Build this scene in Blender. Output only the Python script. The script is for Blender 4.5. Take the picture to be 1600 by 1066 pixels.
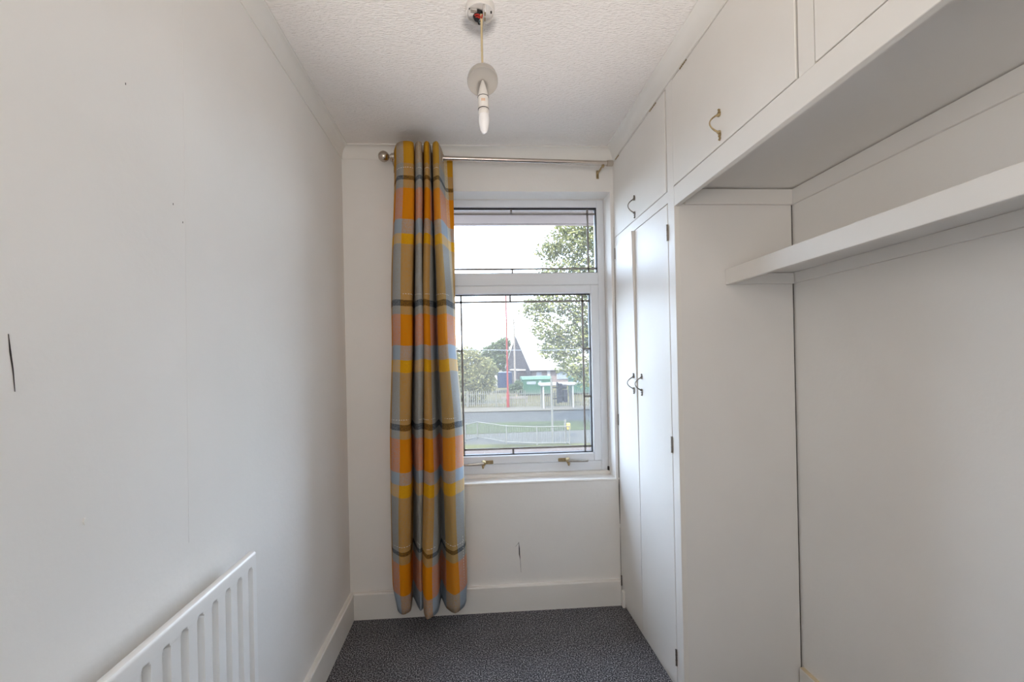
import bpy, bmesh, math, random
from mathutils import Vector, Matrix

# ------------------------------------------------------------------ scene
for o in list(bpy.data.objects):
    bpy.data.objects.remove(o)
SC = bpy.context.scene
COL = SC.collection

# camera (wide lens, slight yaw to the right, slight roll, shifted)
CAM_H = 1.2925
yaw, pitch, roll = .0598, .0011, .0208
cy_, sy_, cp_, sp_ = math.cos(yaw), math.sin(yaw), math.cos(pitch), math.sin(pitch)
fw = Vector((sy_*cp_, cy_*cp_, sp_)); rt = Vector((cy_, -sy_, 0)); up = rt.cross(fw)
R_ = rt*math.cos(roll) - up*math.sin(roll)
U_ = up*math.cos(roll) + rt*math.sin(roll)
cd = bpy.data.cameras.new('camera'); cam = bpy.data.objects.new('camera', cd); COL.objects.link(cam)
M = Matrix.Identity(4)
for i in range(3):
    M[i][0] = R_[i]; M[i][1] = U_[i]; M[i][2] = -fw[i]
M[0][3], M[1][3], M[2][3] = 0, 0, CAM_H
cam.matrix_world = M
cd.sensor_fit = 'HORIZONTAL'; cd.sensor_width = 36; cd.lens = 660/1600*36
cd.shift_x = (800-777.5)/1600; cd.shift_y = (564.16-533)/1600
cd.clip_start = .02; cd.clip_end = 2000
SC.camera = cam
SC.cycles.max_bounces = 24; SC.cycles.diffuse_bounces = 16; SC.cycles.transparent_max_bounces = 24

# sky
W = bpy.data.worlds.new('sky'); SC.world = W; W.use_nodes = True
wn = W.node_tree.nodes; wl = W.node_tree.links
bg = wn['Background']
sky = wn.new('ShaderNodeTexSky'); sky.sky_type = 'NISHITA'
sky.sun_disc = False; sky.sun_elevation = math.radians(48); sky.sun_rotation = math.radians(200)
sky.air_density = 1.0; sky.dust_density = 4.0; sky.ozone_density = 1.0
hz = wn.new('ShaderNodeMix'); hz.data_type = 'RGBA'; hz.inputs[0].default_value = .55
hz.inputs[7].default_value = (6.3, 7.5, 9.2, 1)
wl.new(sky.outputs[0], hz.inputs[6]); wl.new(hz.outputs[2], bg.inputs[0])
bg.inputs[1].default_value = .92

# sun (behind the house, lights the street)
sd = bpy.data.lights.new('sun', 'SUN'); sun = bpy.data.objects.new('sun', sd); COL.objects.link(sun)
sd.energy = 8; sd.angle = math.radians(1.5); sd.color = (1, .92, .78)
sun.rotation_euler = Vector((.35, .75, -.95)).to_track_quat('-Z', 'Y').to_euler()

# unseen fill light added in the doorway behind the camera
ad = bpy.data.lights.new('doorway_fill', 'AREA'); al = bpy.data.objects.new('doorway_fill', ad); COL.objects.link(al)
ad.shape = 'RECTANGLE'; ad.size = .9; ad.size_y = 1.5; ad.energy = 4.2; ad.color = (1, .97, .93)
al.location = (-.25, -1.0, 1.3); al.rotation_euler = Vector((.85, 1, 0)).to_track_quat('-Z', 'Z').to_euler()
# added fill light out of view behind the camera, tilted up at the ceiling
fd = bpy.data.lights.new('bounce_fill', 'AREA'); fl = bpy.data.objects.new('bounce_fill', fd); COL.objects.link(fl)
fd.shape = 'DISK'; fd.size = .5; fd.energy = 3.2; fd.color = (1, .90, .80)
fl.location = (.1, -.6, 1.7); fl.rotation_euler = Vector((.1, .8, 1)).to_track_quat('-Z', 'Y').to_euler()

# added fill spot near the floor, out of view, brightens the ceiling
ud = bpy.data.lights.new('ceiling_fill', 'SPOT'); ul = bpy.data.objects.new('ceiling_fill', ud); COL.objects.link(ul)
ud.energy = 30; ud.color = (1, .93, .87); ud.spot_size = math.radians(48); ud.spot_blend = .8; ud.shadow_soft_size = .12
ul.location = (.1, .75, .12); ul.rotation_euler = Vector((.02, .1, 1)).to_track_quat('-Z', 'Y').to_euler()

SC.view_settings.view_transform = 'Standard'; SC.view_settings.look = 'None'
SC.view_settings.exposure = 1.33; SC.view_settings.gamma = 1; SC.view_settings.use_curve_mapping = False

# ------------------------------------------------------------------ helpers
def srgb(r, g, b):
    f = lambda c: (c/255/12.92 if c/255 <= .04045 else ((c/255+.055)/1.055)**2.4)
    return (f(r), f(g), f(b), 1)

class MB:
    """collects shapes in one bmesh"""
    def __init__(s): s.bm = bmesh.new()
    def box(s, x0, x1, y0, y1, z0, z1, bev=0, seg=1):
        x0, x1 = min(x0, x1), max(x0, x1); y0, y1 = min(y0, y1), max(y0, y1); z0, z1 = min(z0, z1), max(z0, z1)
        v = [s.bm.verts.new(c) for c in ((x0,y0,z0),(x1,y0,z0),(x1,y1,z0),(x0,y1,z0),(x0,y0,z1),(x1,y0,z1),(x1,y1,z1),(x0,y1,z1))]
        fs = [s.bm.faces.new([v[i] for i in q]) for q in ((3,2,1,0),(4,5,6,7),(0,1,5,4),(1,2,6,5),(2,3,7,6),(3,0,4,7))]
        if bev:
            es = list({e for f in fs for e in f.edges})
            bmesh.ops.bevel(s.bm, geom=es, offset=bev, segments=seg, affect='EDGES', profile=.5)
        return s
    def hexa(s, pts):
        """8 corners in box order"""
        v = [s.bm.verts.new(c) for c in pts]
        for q in ((3,2,1,0),(4,5,6,7),(0,1,5,4),(1,2,6,5),(2,3,7,6),(3,0,4,7)):
            s.bm.faces.new([v[i] for i in q])
        return s
    def tube(s, pts, r, n=10, cap=True):
        pts = [Vector(p) for p in pts]; rs = r if isinstance(r, (list, tuple)) else [r]*len(pts)
        rings = []
        prev = None
        for i, p in enumerate(pts):
            t = (pts[min(i+1, len(pts)-1)] - pts[max(i-1, 0)]).normalized()
            if prev is None:
                a = Vector((0,0,1)) if abs(t.z) < .9 else Vector((1,0,0))
                u = t.cross(a).normalized()
            else:
                u = (prev - t*prev.dot(t)).normalized()
            prev = u; w = t.cross(u)
            rings.append([s.bm.verts.new(p + (u*math.cos(2*math.pi*k/n) + w*math.sin(2*math.pi*k/n))*rs[i]) for k in range(n)])
        for a, b in zip(rings, rings[1:]):
            for k in range(n):
                s.bm.faces.new((a[k], a[(k+1) % n], b[(k+1) % n], b[k]))
        if cap:
            s.bm.faces.new(rings[0][::-1]); s.bm.faces.new(rings[-1])
        return s
    def lathe(s, prof, c, axis='Z', n=32):
        """prof: list of (radius, height along axis)"""
        rings = []
        for r, h in prof:
            ring = []
            for k in range(n):
                a = 2*math.pi*k/n; x, y = r*math.cos(a), r*math.sin(a)
                p = {'Z': (x, y, h), 'X': (h, x, y), 'Y': (y, h, x)}[axis]
                ring.append(s.bm.verts.new((c[0]+p[0], c[1]+p[1], c[2]+p[2])))
            rings.append(ring)
        for a, b in zip(rings, rings[1:]):
            for k in range(n):
                s.bm.faces.new((a[k], a[(k+1) % n], b[(k+1) % n], b[k]))
        s.bm.faces.new(rings[0][::-1]); s.bm.faces.new(rings[-1])
        return s
    def prism(s, poly, axis, a0, a1):
        """poly in the plane across axis; axis X: (y,z), Y: (x,z), Z: (x,y)"""
        def P(u, v, a): return {'X': (a, u, v), 'Y': (u, a, v), 'Z': (u, v, a)}[axis]
        A = [s.bm.verts.new(P(u, v, a0)) for u, v in poly]; B = [s.bm.verts.new(P(u, v, a1)) for u, v in poly]
        n = len(poly)
        for i in range(n):
            s.bm.faces.new((A[i], A[(i+1) % n], B[(i+1) % n], B[i]))
        s.bm.faces.new(A[::-1]); s.bm.faces.new(B)
        return s
    def build(s, name, mat, parent=None, smooth=False, kind=None, label=None):
        bmesh.ops.recalc_face_normals(s.bm, faces=s.bm.faces[:])
        me = bpy.data.meshes.new(name); s.bm.to_mesh(me); s.bm.free()
        o = bpy.data.objects.new(name, me); COL.objects.link(o)
        me.materials.append(mat)
        if smooth:
            for p in me.polygons: p.use_smooth = True
            try: me.set_sharp_from_angle(angle=math.radians(35))
            except Exception: pass
        if parent: o.parent = parent
        if kind: o['kind'] = kind
        if label: o['label'] = label
        return o

def rawmesh(name, verts, faces, mat, parent=None, kind=None, smooth=False):
    me = bpy.data.meshes.new(name); me.from_pydata(verts, [], faces); me.update()
    o = bpy.data.objects.new(name, me); COL.objects.link(o); me.materials.append(mat)
    if parent: o.parent = parent
    if kind: o['kind'] = kind
    if smooth:
        for p in me.polygons: p.use_smooth = True
    return o

def thing(name, label, cat, loc=(0,0,0), group=None):
    o = bpy.data.objects.new(name, None); COL.objects.link(o); o.location = loc
    o.empty_display_size = .05
    o['label'] = label; o['category'] = cat
    if group: o['group'] = group
    bpy.context.view_layer.update()
    return o
def keep(o, p):
    """parent a part built in world coordinates to a thing standing at its base"""
    o.parent = p
    o.matrix_parent_inverse = Matrix.Translation(-Vector(world_loc(p)))
    return o
def world_loc(p):
    l = Vector(p.location); q = p.parent
    while q: l += Vector(q.location); q = q.parent
    return l
def tag(o, label, cat, group=None):
    o['label'] = label; o['category'] = cat
    if group: o['group'] = group
    return o
def structure(o): o['kind'] = 'structure'; return o

# ------------------------------------------------------------------ materials
def newmat(name):
    m = bpy.data.materials.new(name); m.use_nodes = True
    return m, m.node_tree.nodes, m.node_tree.links, m.node_tree.nodes['Principled BSDF']

def paint(name, c, rough=.6, var=.03, vscale=2.5, bump=.0, bscale=250, spec=.3, metal=0):
    m, n, l, b = newmat(name)
    b.inputs['Roughness'].default_value = rough; b.inputs['Metallic'].default_value = metal
    b.inputs['Specular IOR Level'].default_value = spec
    tc = n.new('ShaderNodeTexCoord')
    if var:
        no = n.new('ShaderNodeTexNoise'); no.inputs['Scale'].default_value = vscale; no.inputs['Detail'].default_value = 4
        l.new(tc.outputs['Object'], no.inputs['Vector'])
        mr = n.new('ShaderNodeMapRange'); mr.inputs[1].default_value = .3; mr.inputs[2].default_value = .7
        mr.inputs[3].default_value = 1-var; mr.inputs[4].default_value = 1+var
        l.new(no.outputs[0], mr.inputs[0])
        mx = n.new('ShaderNodeVectorMath'); mx.operation = 'SCALE'; mx.inputs[0].default_value = c[:3]
        l.new(mr.outputs[0], mx.inputs['Scale']); l.new(mx.outputs[0], b.inputs['Base Color'])
    else:
        b.inputs['Base Color'].default_value = c
    if bump:
        nb = n.new('ShaderNodeTexNoise'); nb.inputs['Scale'].default_value = bscale; nb.inputs['Detail'].default_value = 3
        l.new(tc.outputs['Object'], nb.inputs['Vector'])
        bp = n.new('ShaderNodeBump'); bp.inputs['Strength'].default_value = bump; bp.inputs['Distance'].default_value = .002
        l.new(nb.outputs[0], bp.inputs['Height']); l.new(bp.outputs[0], b.inputs['Normal'])
    return m

M_wall = paint('wall_paint', (.80, .785, .76, 1), .75, .02, 3, .25, 60)
M_trim = paint('trim_paint', (.80, .785, .75, 1), .45, .012, 6)
M_gloss = paint('gloss_white_paint', (.78, .76, .725, 1), .42, .015, 5, .12, 35, .22)
M_matt = paint('board_paint', (.76, .745, .725, 1), .65, .02, 4)
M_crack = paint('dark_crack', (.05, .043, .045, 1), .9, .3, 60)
M_wood = paint('bare_pine', srgb(218, 202, 172), .7, .1, 40)
M_upvc = paint('white_upvc', (.76, .785, .82, 1), .3, .01, 5, spec=.45)
M_gasket = paint('black_gasket', (.02, .02, .024, 1), .6, 0)
M_lead = paint('lead_strip', (.27, .26, .255, 1), .55, .1, 60)
M_chrome = paint('dull_chrome', (.40, .38, .35, 1), .28, .1, 80, metal=1)
M_nickel = paint('satin_nickel', (.58, .52, .46, 1), .22, .05, 30, metal=1)
M_brass = paint('aged_brass', (.42, .33, .19, 1), .38, .2, 160, metal=1)
M_iron = paint('tarnished_metal', (.22, .20, .18, 1), .4, .2, 160, metal=.8)
M_rad = paint('radiator_enamel', (.83, .825, .81, 1), .3, .01, 4, spec=.5)
M_plastic = paint('white_plastic', (.78, .75, .72, 1), .4, .02, 30)
M_cup = paint('grey_plastic', (.44, .41, .375, 1), .38, .03, 20)
M_flex = paint('cream_flex', (.62, .50, .30, 1), .5, .05, 60)
M_red = paint('red_wire', (.45, .03, .02, 1), .4, 0)
M_black = paint('black_plastic', (.02, .02, .022, 1), .5, 0)
M_blue = paint('pale_blue_wire', (.35, .50, .52, 1), .4, 0)
M_stamp = paint('orange_print', (.75, .45, .25, 1), .6, 0)

# bulb (unlit frosted glass)
M_bulb, n, l, b = newmat('frosted_bulb')
b.inputs['Base Color'].default_value = (.86, .85, .86, 1); b.inputs['Roughness'].default_value = .25
b.inputs['Subsurface Weight'].default_value = .5; b.inputs['Subsurface Radius'].default_value = (.01, .01, .01)

# ceiling: embossed paper with slanting ripples
M_ceil, n, l, b = newmat('embossed_ceiling_paper')
b.inputs['Base Color'].default_value = (.88, .85, .825, 1); b.inputs['Roughness'].default_value = .75
tc = n.new('ShaderNodeTexCoord'); mp = n.new('ShaderNodeMapping'); mp.inputs['Rotation'].default_value = (0, 0, math.radians(-52))
mp.inputs['Scale'].default_value = (62, 190, 60)
l.new(tc.outputs['Object'], mp.inputs['Vector'])
no = n.new('ShaderNodeTexNoise'); no.inputs['Scale'].default_value = 1; no.inputs['Detail'].default_value = 1.5; no.inputs['Distortion'].default_value = .4
l.new(mp.outputs[0], no.inputs['Vector'])
bp = n.new('ShaderNodeBump'); bp.inputs['Strength'].default_value = .75; bp.inputs['Distance'].default_value = .009
l.new(no.outputs[0], bp.inputs['Height']); l.new(bp.outputs[0], b.inputs['Normal'])

# carpet: charcoal loop with light flecks
M_carpet, n, l, b = newmat('charcoal_carpet')
tc = n.new('ShaderNodeTexCoord')
no = n.new('ShaderNodeTexNoise'); no.inputs['Scale'].default_value = 190; no.inputs['Detail'].default_value = 3
n2 = n.new('ShaderNodeTexNoise'); n2.inputs['Scale'].default_value = 9; n2.inputs['Detail'].default_value = 3
l.new(tc.outputs['Object'], no.inputs['Vector']); l.new(tc.outputs['Object'], n2.inputs['Vector'])
cr = n.new('ShaderNodeValToRGB'); e = cr.color_ramp.elements
e[0].position = .38; e[0].color = (.03, .03, .036, 1); e[1].position = .68; e[1].color = (.62, .61, .64, 1)
m_ = e.new(.53); m_.color = (.18, .18, .195, 1)
l.new(no.outputs[0], cr.inputs[0])
mx = n.new('ShaderNodeMix'); mx.data_type = 'RGBA'; mx.blend_type = 'MULTIPLY'; mx.inputs[0].default_value = .35
l.new(cr.outputs[0], mx.inputs[6]); l.new(n2.outputs[0], mx.inputs[7]); l.new(mx.outputs[2], b.inputs['Base Color'])
b.inputs['Roughness'].default_value = .95; b.inputs['Specular IOR Level'].default_value = .1
bp = n.new('ShaderNodeBump'); bp.inputs['Strength'].default_value = .9; bp.inputs['Distance'].default_value = .006
l.new(no.outputs[0], bp.inputs['Height']); l.new(bp.outputs[0], b.inputs['Normal'])

# window glass with a pale haze over the view mixed into the shader
M_glass, n, l, b = newmat('hazed_glass'); n.remove(b)
out = n['Material Output']
tr = n.new('ShaderNodeBsdfTransparent'); tr.inputs[0].default_value = (.97, .98, .98, 1)
gl = n.new('ShaderNodeBsdfGlossy'); gl.inputs['Roughness'].default_value = .3
df = n.new('ShaderNodeBsdfTranslucent'); df.inputs[0].default_value = (.95, .95, .95, 1)
m1 = n.new('ShaderNodeMixShader'); m1.inputs[0].default_value = .02
m2 = n.new('ShaderNodeMixShader'); m2.inputs[0].default_value = .04
l.new(tr.outputs[0], m1.inputs[1]); l.new(df.outputs[0], m1.inputs[2]); l.new(m1.outputs[0], m2.inputs[1]); l.new(gl.outputs[0], m2.inputs[2])
l.new(m2.outputs[0], out.inputs[0])

# curtain plaid: warp stripes by the cloth attribute, weft bands by height
M_plaid, n, l, b = newmat('woven_plaid')
WARP = [(0, 'o'), (1.75, 'b'), (2.72, 'o'), (5.0, 'b'), (8.2, 't'), (9.3, 'o'), (11.5, 'b'), (13.95, 't'), (15.45, 'b'), (16.7, 'c'), (17.25, 'o')]
WC = {'o': srgb(196, 136, 30), 'b': srgb(156, 167, 179), 't': srgb(190, 146, 66), 'c': srgb(215, 205, 182)}
WEFT = [(.0, 'l'), (.1989, 'O'), (.3419, 'n'), (.3814, 'd'), (.4088, 'n'), (.6584, 'y'), (.7162, 'l'), (.7771, 'O'), (.9324, 'n'), (.972, 'd'), (.9995, 'n'),
        (1.2463, 'y'), (1.3073, 'l'), (1.3744, 'O'), (1.5208, 'n'), (1.5604, 'd'), (1.5879, 'n'), (1.8473, 'y'), (1.8992, 'l'), (1.9663, 'O'), (2.1099, 'n'), (2.1526, 'd'), (2.174, 'n'), (2.235, 'Y')]
FC = {'l': srgb(152, 166, 180), 'O': srgb(222, 128, 8), 'n': srgb(158, 146, 120), 'd': srgb(44, 46, 46), 'y': srgb(224, 170, 20), 'Y': srgb(190, 145, 40)}
def ramp(stops, cols, lo, hi):
    r = n.new('ShaderNodeValToRGB'); r.color_ramp.interpolation = 'CONSTANT'; el = r.color_ramp.elements
    while len(el) > 1: el.remove(el[-1])
    el[0].position = 0; el[0].color = cols[stops[0][1]]
    for p, k in stops[1:]:
        q = el.new((p-lo)/(hi-lo)); q.color = cols[k]
    return r
at_ = n.new('ShaderNodeAttribute'); at_.attribute_name = 'cloth'
sp = n.new('ShaderNodeSeparateXYZ'); l.new(at_.outputs['Vector'], sp.inputs[0])
rw = ramp(WARP, WC, 0, 18); rf = ramp(WEFT, FC, 0, 2.5)
du = n.new('ShaderNodeMath'); du.operation = 'DIVIDE'; du.inputs[1].default_value = 18; l.new(sp.outputs[0], du.inputs[0]); l.new(du.outputs[0], rw.inputs[0])
dv = n.new('ShaderNodeMath'); dv.operation = 'DIVIDE'; dv.inputs[1].default_value = 2.5; l.new(sp.outputs[1], dv.inputs[0]); l.new(dv.outputs[0], rf.inputs[0])
mw = n.new('ShaderNodeMix'); mw.data_type = 'RGBA'
nw = n.new('ShaderNodeTexNoise'); nw.inputs['Scale'].default_value = 230; nw.inputs['Detail'].default_value = 2
tc = n.new('ShaderNodeTexCoord'); mpc = n.new('ShaderNodeMapping'); mpc.inputs['Scale'].default_value = (1, 1, .7)
l.new(tc.outputs['Object'], mpc.inputs['Vector']); l.new(mpc.outputs[0], nw.inputs['Vector'])
mr = n.new('ShaderNodeMapRange'); mr.inputs[1].default_value = .3; mr.inputs[2].default_value = .7; mr.inputs[3].default_value = .26; mr.inputs[4].default_value = .66
l.new(nw.outputs[0], mr.inputs[0])
FAC = {'l': (0, 0, 0, 1), 'n': (0, 0, 0, 1), 'O': (.10, .10, .10, 1), 'd': (.22, .22, .22, 1), 'y': (.06, .06, .06, 1), 'Y': (0, 0, 0, 1)}
rk_ = ramp(WEFT, FAC, 0, 2.5); l.new(dv.outputs[0], rk_.inputs[0])
ad_ = n.new('ShaderNodeMath'); ad_.operation = 'ADD'; l.new(mr.outputs[0], ad_.inputs[0]); l.new(rk_.outputs[0], ad_.inputs[1]); l.new(ad_.outputs[0], mw.inputs[0])
l.new(rw.outputs[0], mw.inputs[6]); l.new(rf.outputs[0], mw.inputs[7])
l.new(mw.outputs[2], b.inputs['Base Color'])
b.inputs['Roughness'].default_value = .95; b.inputs['Specular IOR Level'].default_value = .1
bp = n.new('ShaderNodeBump'); bp.inputs['Strength'].default_value = .35; bp.inputs['Distance'].default_value = .002
l.new(nw.outputs[0], bp.inputs['Height']); l.new(bp.outputs[0], b.inputs['Normal'])
tl = n.new('ShaderNodeBsdfTranslucent'); l.new(mw.outputs[2], tl.inputs[0])
ms = n.new('ShaderNodeMixShader'); ms.inputs[0].default_value = .12
l.new(b.outputs[0], ms.inputs[1]); l.new(tl.outputs[0], ms.inputs[2]); l.new(ms.outputs[0], n['Material Output'].inputs[0])
M_stitch = paint('white_thread', (.85, .84, .8, 1), .8, 0)

# outdoors
M_grass = paint('dry_grass', (0.0188, 0.0194, 0.0057, 1), .95, .35, .6, spec=.04)
M_verge = paint('verge_grass', (0.0116, 0.0152, 0.0047, 1), .95, .3, .8, spec=.04)
M_pale = paint('sunburnt_grass', (0.0252, 0.0216, 0.0089, 1), .95, .2, .3, spec=.04)
M_road = paint('tarmac', (0.0152, 0.0152, 0.0139, 1), .9, .08, .4, spec=.04)
M_path = paint('footpath_tarmac', (0.0218, 0.0218, 0.0196, 1), .9, .06, .4, spec=.04)
M_pave = paint('concrete_paving', (0.0336, 0.0313, 0.0253, 1), .9, .06, .5, spec=.04)
M_drive = paint('pink_paving', (0.0310, 0.0249, 0.0224, 1), .9, .1, 2, spec=.04)
M_galv = paint('galvanised_steel', (0.0438, 0.0450, 0.0406, 1), .5, .05, 3, spec=.04)
M_cab = paint('green_cabin_paint', (0.0102, 0.0290, 0.0188, 1), .6, .06, 1, spec=.04)
M_cabroof = paint('green_cabin_roof', (0.0241, 0.0461, 0.0343, 1), .6, .05, 1, spec=.04)
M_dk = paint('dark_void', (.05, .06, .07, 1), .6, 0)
M_sig = paint('signal_black', (.006, .0065, .008, 1), .6, 0, spec=.04)
M_yel = paint('yellow_box', (0.2142, 0.1571, 0.0286, 1), .5, 0, spec=.04)
M_redp = paint('faded_red_paint', (0.0522, 0.0082, 0.0075, 1), .6, .05, 2, spec=.04)
M_navy = paint('navy_lorry_paint', (0.0054, 0.0088, 0.0184, 1), .5, .03, 1, spec=.04)
M_white = paint('white_paint', (0.0937, 0.0937, 0.0937, 1), .5, .02, 1, spec=.04)
M_brick = paint('dark_brick', (0.0170, 0.0150, 0.0163, 1), .9, .12, 1, spec=.04)
M_sheet = paint('pale_roof_sheet', (0.1361, 0.1361, 0.1339, 1), .6, .02, .4, spec=.04)
M_render = paint('pinkish_render', (0.0571, 0.0469, 0.0442, 1), .9, .05, .5, spec=.04)
M_soffit = paint('pinkish_soffit', (0.2340, 0.1890, 0.1701, 1), .8, .03, 2, spec=.04)
M_bark = paint('bark', (.14, .11, .08, 1), .95, .2, 4)
M_pole = paint('grey_timber', (.06, .055, .05, 1), .9, .1, 2, spec=.04)
def leafmat(name, c1, c2):
    m, n, l, b = newmat(name)
    g = n.new('ShaderNodeNewGeometry'); cr = n.new('ShaderNodeValToRGB')
    cr.color_ramp.elements[0].color = c1; cr.color_ramp.elements[1].color = c2
    l.new(g.outputs['Random Per Island'], cr.inputs[0]); l.new(cr.outputs[0], b.inputs['Base Color'])
    b.inputs['Roughness'].default_value = .6; b.inputs['Specular IOR Level'].default_value = .2
    t = n.new('ShaderNodeBsdfTranslucent'); l.new(cr.outputs[0], t.inputs[0])
    ms = n.new('ShaderNodeMixShader'); ms.inputs[0].default_value = .35
    l.new(b.outputs[0], ms.inputs[1]); l.new(t.outputs[0], ms.inputs[2]); l.new(ms.outputs[0], n['Material Output'].inputs[0])
    return m
M_leaf = leafmat('street_tree_leaf', (.036, .045, .016, 1), (.105, .108, .040, 1))
M_bush = leafmat('bush_leaf', (.028, .037, .012, 1), (.10, .095, .035, 1))
M_dark = leafmat('dark_leaf', (.018, .03, .012, 1), (.035, .05, .02, 1))

# ------------------------------------------------------------------ room dimensions
XL, XR, XB = -.6436, .7639, 1.228
D, YC, H = 2.1941, 1.5334, 2.4
YR = -.85                                       # rear wall behind the camera
OX0, OX1, OZ0, OZ1 = -.185, .7445, .65, 2.178   # window opening
DX0, DX1, DZ = -.52, .38, 2.03                  # doorway behind the camera

# walls
structure(MB().box(XL-.12, XL, -2.4, D+.26, -.1, H).build('wall_left', M_wall))
w = MB()
w.box(XL-.12, OX0, D, D+.26, -.1, H); w.box(OX1, XB+.12, D, D+.26, -.1, H)
w.box(OX0, OX1, D, D+.26, -.1, OZ0); w.box(OX0, OX1, D, D+.26, OZ1, H)
wall_back = structure(w.build('wall_back', M_wall))
wall_right = structure(MB().box(XB, XB+.12, -2.4, D, -.1, H).build('wall_right', M_wall))
w = MB()
w.box(XL, DX0, YR-.1, YR, -.1, H); w.box(DX1, XB, YR-.1, YR, -.1, H); w.box(DX0, DX1, YR-.1, YR, DZ, H)
structure(w.build('wall_front', M_wall))
structure(MB().box(XL-.12, XB+.12, -2.5, -2.4, -.1, H).build('wall_landing', M_wall))
structure(MB().box(XL-.12, XB+.12, -2.5, D+.26, -.1, 0).build('floor', M_carpet))
ceiling = structure(MB().box(XL-.12, XB+.12, -2.5, D+.26, H, H+.1).build('ceiling', M_ceil))
wl_ = bpy.data.objects['wall_left']

# door lining behind the camera
f = MB()
f.box(DX0-.06, DX0+.015, YR, YR+.018, 0, DZ+.06, .004).box(DX1-.015, DX1+.06, YR, YR+.018, 0, DZ+.06, .004).box(DX0-.06, DX1+.06, YR, YR+.018, DZ-.015, DZ+.06, .004)
structure(f.build('trim_4', M_gloss))

# wallpaper seam, tears and cracks
def sliver(name, parent, pts, axis, t, mat):
    """thin tapering sliver lying on a wall: pts (u, z, half width)"""
    m = MB(); V = []
    for u, z, hw in pts:
        for s in (-1, 1):
            for d in (0, t):
                V.append(m.bm.verts.new((axis[1]+d if axis[0] == 'X' else u+s*hw, u+s*hw if axis[0] == 'X' else axis[1]+d, z)))
    k = len(pts)
    for i in range(k-1):
        a = V[4*i:4*i+4]; c = V[4*i+4:4*i+8]
        for p, q in ((0,1),(1,3),(3,2),(2,0)):
            m.bm.faces.new((a[p], a[q], c[q], c[p]))
    m.bm.faces.new(V[:4][0:2]+[V[3], V[2]]); m.bm.faces.new([V[-4], V[-3], V[-1], V[-2]])
    return m.build(name, mat, parent)
sliver('tear', wl_, [(.627, 1.345, .0002), (.629, 1.32, .0010), (.632, 1.295, .0007), (.634, 1.264, .0002)], ('X', XL), .0008, M_crack)
sliver('paper_seam', wl_, [(1.004, 2.34, .0004), (.997, 1.5, .0006), (.989, .9, .0004)], ('X', XL), .0005, M_wall)
for (y, z) in ((.838, 1.832), (.99, 1.62), (.96, 1.65)):
    sliver('nail_hole', wl_, [(y, z+.002, .0006), (y, z-.002, .0006)], ('X', XL), .0005, M_crack)
sliver('filler_blob', wl_, [(.7365, 1.048, .001), (.737, 1.043, .004), (.7365, 1.037, .001)], ('X', XL), .0015, M_trim)
sliver('crack', wall_back, [(.2225, .345, .0006), (.224, .318, .0026), (.2245, .285, .0030), (.228, .255, .0008), (.231, .19, .0004)], ('Y', D), -.0008, M_crack)
sliver('crack', wall_back, [(.205, .325, .0004), (.222, .345, .0010), (.2235, .35, .0003)], ('Y', D), -.0006, M_crack)
sliver('crack', wall_back, [(.10, .150, .0005), (.16, .158, .0007), (.195, .185, .0003)], ('Y', D), -.0006, M_matt)
sliver('crack', wall_back, [(-.55, .1335, .0004), (-.50, .137, .0012), (-.46, .136, .0006), (-.40, .139, .0008)], ('Y', D), -.0006, M_crack)

sliver('corner_gap', wall_back, [(.7612, .655, .0012), (.7610, .62, .0022), (.7612, .50, .0016), (.7618, .42, .0007)], ('Y', D), -.0008, M_crack)
sliver('corner_gap', wall_back, [(.7618, .40, .0004), (.7615, .27, .0010), (.7618, .14, .0007)], ('Y', D), -.0008, M_crack)
sliver('corner_gap', wall_back, [(.7615, 1.99, .0003), (.7612, 1.6, .0010), (.7612, .9, .0008), (.7612, .665, .0012)], ('Y', D), -.0008, M_crack)

# coving: hollow curve between wall and ceiling
def cove(c, d, n=8):
    pts = [(0, -d), (.003, -d)]
    for i in range(n+1):
        a = i/n*math.pi/2
        pts.append((.004 + (c-.010)*(1-math.cos(a)), -d+.002 + (d-.008)*math.sin(a)))
    pts += [(c-.004, -.006), (c, -.005), (c, 0), (0, 0)]
    return pts
c, d = .040, .0605
mb = MB().prism([(XL+u, H+z) for u, z in cove(c, d)], 'Y', YR, D); structure(mb.build('trim_1', M_trim, smooth=True))
mb = MB().prism([(D-u, H+z) for u, z in cove(c, d)], 'X', XL, XR); structure(mb.build('trim_2', M_trim, smooth=True))
mb = MB().prism([(XR-u, H+z) for u, z in cove(.044, .066)], 'Y', YR, D); structure(mb.build('trim_3', M_trim, smooth=True))

# skirting boards
def skirt(t, h): return [(0, 0), (t, 0), (t, h-.005), (t-.004, h), (0, h)]
structure(MB().prism([(XL+u, z) for u, z in skirt(.0215, .1315)], 'Y', YR, D).build('baseboard_left', M_gloss))
structure(MB().prism([(D-u, z) for u, z in skirt(.0215, .1315)], 'X', XL+.0215, .752).build('baseboard_back', M_gloss))
bb = structure(MB().prism([(XB-u, z) for u, z in skirt(.018, .113)], 'Y', YR, YC-.006).build('baseboard_right', M_gloss))
keep(MB().box(XB-.0185, XB-.002, YC-.16, YC-.0075, .1115, .1145, .001).build('bare_edge', M_wood, label='unpainted bare wood top edge'), bb)

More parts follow.
